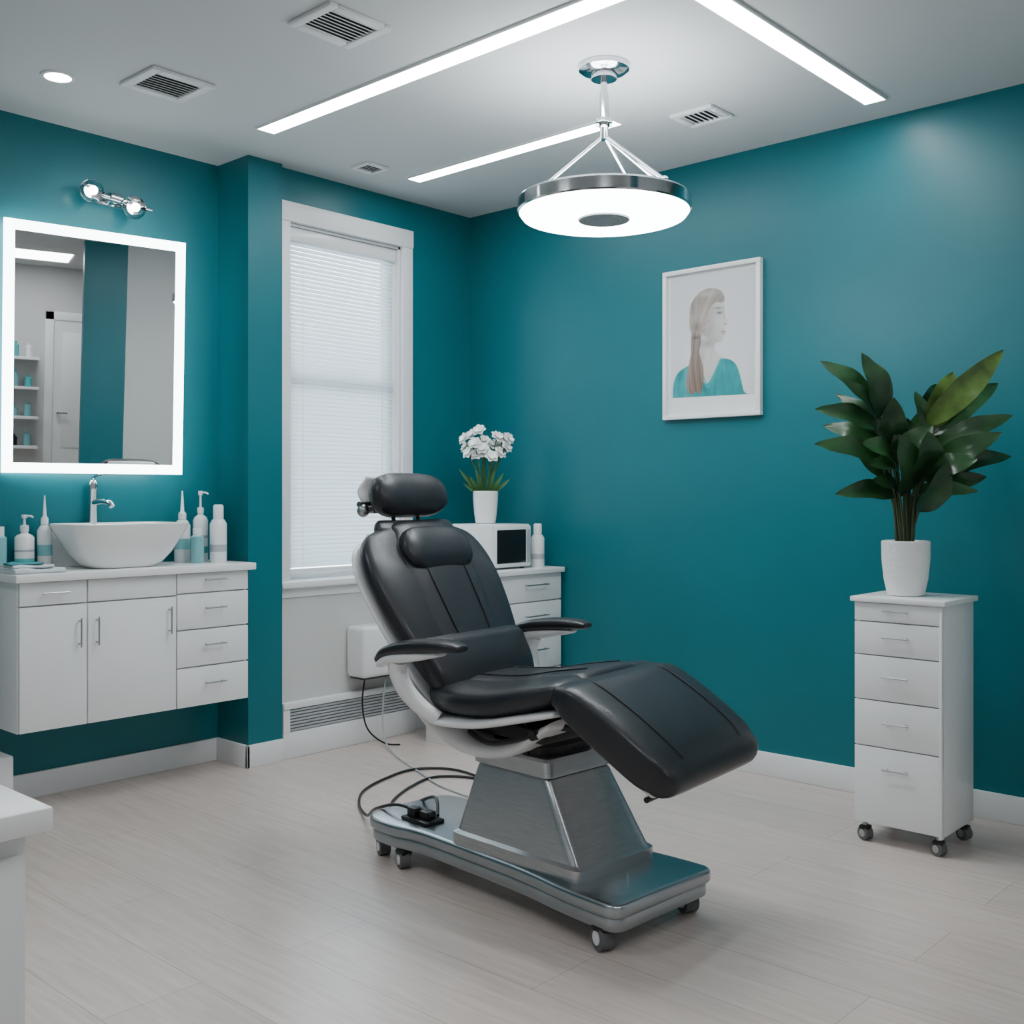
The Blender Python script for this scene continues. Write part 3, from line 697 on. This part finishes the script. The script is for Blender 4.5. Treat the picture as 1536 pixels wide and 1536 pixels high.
for yy in (-.17,.17): c.tube([(-.05,yy,.49),(.05,yy*1.1,.475),(.16,yy,.50),(.24,yy,.535)],.008,8)
lo(c,'lift_mechanism','black metal lifting mechanism')
for x,y,r in ((-.52,.15,.029),(-.52,-.13,.029),(-.37,-.165,.029),(.49,-.185,.034),(.49,.185,.034)):
    m=M(); caster(m,x,y,.075,r,1.2); lo(m,'caster')
m=M().m(BLACK); m.box((-.43,-.13,.137),(-.30,-.05,.15),.005); m.box((-.41,-.12,.15),(-.37,-.09,.18),.004); m.box((-.36,-.11,.15),(-.32,-.07,.175),.004); m.cyl((-.42,-.06,.16),(-.31,-.10,.17),.008)
lo(m,'control_block','black connector block')
def WL(pts):
    out=[]; c_,s_=math.cos(math.radians(3)),math.sin(math.radians(3))
    for x,y,z in pts:
        x-=1.88;y+=1.68; out.append((x*c_-y*s_,x*s_+y*c_,z))
    return out
lo(M().m(BLACK).tube(WL([(1.50,-1.74,.155),(1.40,-1.76,.17),(1.25,-1.73,.12),(1.05,-1.60,.03),(.86,-1.48,.007),(.72,-1.34,.007),(.64,-1.15,.007),(.62,-.97,.007),(.75,-.86,.007),(.98,-.9,.007),(1.2,-1.05,.007),(1.5,-1.3,.01),(1.66,-1.42,.05)]),.0055,8,10),'power_cord','black power cord looped on the floor')
lo(M().m(BLACK).tube(WL([(1.55,-1.72,.155),(1.45,-1.64,.18),(1.25,-1.56,.10),(1.05,-1.47,.02),(.92,-1.36,.007),(.82,-1.18,.007),(.78,-1.0,.007),(.93,-.90,.007),(1.15,-.98,.007),(1.35,-1.2,.007)]),.0055,8,10),'power_cord','black power cord looped on the floor')
br=M().m(WPL).loft([(-.30,.74,.262,.012),(-.24,.62,.27,.016),(-.175,.52,.25,.022),(-.09,.455,.21,.030),(0,.440,.18,.032),(.10,.465,.18,.028),(.19,.515,.20,.022),(.25,.55,.22,.016)],3,k=6)
up(br,'support_frame','curved white plastic frame')
up(M().m(WPL).loft([(-.17,.535,.25,.012),(-.1,.532,.285,.015),(.05,.545,.295,.016),(.2,.578,.29,.015),(.30,.60,.27,.012)],4),'seat_shell','white plastic underseat shell')
BK=[(-.14,.575,.20,.045),(-.20,.665,.240,.052),(-.275,.79,.280,.055),(-.35,.915,.300,.054),(-.405,1.00,.290,.05),(-.438,1.055,.250,.045),(-.452,1.082,.185,.036)]
SH=[(x-.79*.052,z-.55*.052,a*1.015,.018) for x,z,a,t in BK]
up(M().m(WPL).loft(SH,2.8,arch=.012),'backrest_shell','white plastic backrest shell')
b=M().m(LEATH).loft(BK,2.8,arch=.012)
b.loft([(x+.013,z+.008,a*.60,.052) for x,z,a,t in BK[:-1]],3.4)
b.m(LEATHD)
def onback(i,frac,off=.0):
    x,z,a,t=i; return (x+.85*(t+off),a*frac,z+.52*(t+off))
S=catmull(BK[:-1],4)
for sg in (-1,1):
    b.tube([onback(s_,sg*.30,.0135) for s_ in S],.0022,6,1)
up(b,'backrest','black leather backrest cushion')
b=M().m(LEATH).loft([(-.12,.60,.225,.04),(-.15,.66,.245,.05),(-.185,.73,.25,.04)],2.6)
up(b,'lumbar_cushion','black leather lumbar cushion')
ST=[(-.20,.590,.20,.04),(-.14,.590,.25,.05),(-.05,.590,.278,.054),(.08,.600,.288,.055),(.20,.628,.288,.052),(.30,.655,.275,.042)]
b=M().m(LEATH).loft(ST,3,arch=-.006); b.m(LEATH).loft([(x,z+.008,a*.62,t+.002) for x,z,a,t in ST],3.2)
b.m(LEATHD)
for sg in (-1,1): b.tube([(x,sg*a*.32,z+t+.0105) for x,z,a,t in catmull(ST,4)],.002,6,1)
up(b,'seat','black leather seat cushion')
LR=[(.335,.650,.285,.040),(.365,.638,.292,.054),(.43,.600,.293,.060),(.51,.550,.291,.062),(.59,.496,.284,.060),(.625,.472,.270,.052)]
b=M().m(LEATH).loft(LR,6); b.m(LEATHD)
for sg in (-1,1): b.tube([(x+.5*(t+.001),sg*a*.62,z+.86*(t+.001)) for x,z,a,t in catmull(LR,4)],.0022,6,1)
up(b,'leg_rest','black leather leg rest cushion')
m=M().m(WPL).loft([(.30,.575,.20,.012),(.38,.545,.22,.014),(.48,.478,.22,.014),(.57,.415,.20,.012)],4)
for yy in (-.14,.14): m.m(BLACK).cyl((.22,yy,.54),(.36,yy,.55),.012); m.m(DCHROME).cyl((.35,yy,.545),(.55,yy,.41),.01)
m.m(BLACK).cyl((.56,-.2,.40),(.56,.2,.40),.008)
up(m,'leg_rest_bracket','white plastic leg rest bracket')
def roll(m,c,L,ry,rz,tilt,e=2.6,n=36):
    rings=[]; st=16
    for i in range(st+1):
        t=-1+2*i/st; t2=math.copysign(1-(1-abs(t))**1.6,t) if abs(t)<1 else t
        sc=max((1-abs(t2)**4.5),.0)**.5; sc=max(sc,.03)
        out=[]
        for j in range(n):
            a=2*pi*j/n; cx=ry*sc*math.copysign(abs(math.cos(a))**(2/e),math.cos(a)); cz=rz*sc*math.copysign(abs(math.sin(a))**(2/e),math.sin(a))
            x=cx*math.cos(tilt)-cz*math.sin(tilt); z=cx*math.sin(tilt)+cz*math.cos(tilt)
            out.append(Vector((c[0]+x+ .02*t2*t2,c[1]+t2*L,c[2]+z)))
        rings.append(out)
    m.rings(rings)
b=M().m(LEATH); roll(b,(-.485,0,1.20),.172,.055,.074,.35)
up(b,'headrest','black leather headrest roll')
b=M().m(LEATH); roll(b,(-.365,0,1.022),.160,.046,.080,.5); up(b,'neck_pillow','black leather neck pillow')
m=M().m(BLACK)
for yy in (-.06,.06): m.cyl((-.455,yy,1.03),(-.50,yy,1.17),.007)
m.m(BLACK).box((-.56,-.10,1.14),(-.535,.10,1.24),.006); m.m(WPL).loft([(-.545,1.15,.12,.010),(-.57,1.21,.14,.014),(-.555,1.255,.12,.010)],3)
m.m(DCHROME); m.cyl((-.54,-.165,1.17),(-.54,.165,1.17),.010); m.sphere((-.535,-.15,1.15),.022,12); m.sphere((-.535,.15,1.15),.022,12)
up(m,'headrest_bracket','metal headrest bracket')
for sg in (-1,1):
    y=.335*sg; sh_=-.02 if sg>0 else 0
    a=M().m(LEATH).loft([(x+sh_,z,p_,q_) for x,z,p_,q_ in [(-.275,.712,.022,.012),(-.24,.736,.036,.017),(-.17,.755,.043,.020),(-.08,.766,.043,.020),(-.0,.770,.04,.017),(.035,.768,.03,.012)]],2.8,n=24,yc=y)
    arm=up(a,'armrest','black padded armrest with white support')
    s_=M().m(WPL).loft([(-.27,.698,.022,.012),(-.22,.718,.034,.018),(-.13,.732,.036,.015),(-.04,.745,.026,.008)],2.8,n=20,yc=y)
    s_.tube([(-.20,y,.715),(-.21,y*.98,.68),(-.19,y*.93,.62),(-.15,y*.85,.57),(-.11,y*.78,.54)],lambda t:.030-.008*t,14,5)
    s_.obj('arm_support',arm,local=True,label='white plastic arm support')

# ------------------------------------------------------------------ world, camera
w=bpy.data.worlds.new('World'); bpy.context.scene.world=w; w.use_nodes=True
bg=w.node_tree.nodes['Background']; bg.inputs[0].default_value=(.80,.92,1,1); bg.inputs[1].default_value=12
cd=bpy.data.cameras.new('camera'); cam=bpy.data.objects.new('camera',cd); COL.objects.link(cam)
cam.location=(4.105,-4.160,1.2); cam.rotation_euler=(pi/2,0,math.radians(42.39))
cd.sensor_width=36; cd.lens=37.97; cd.shift_y=-25/1536; cd.clip_start=.05
bpy.context.scene.camera=cam
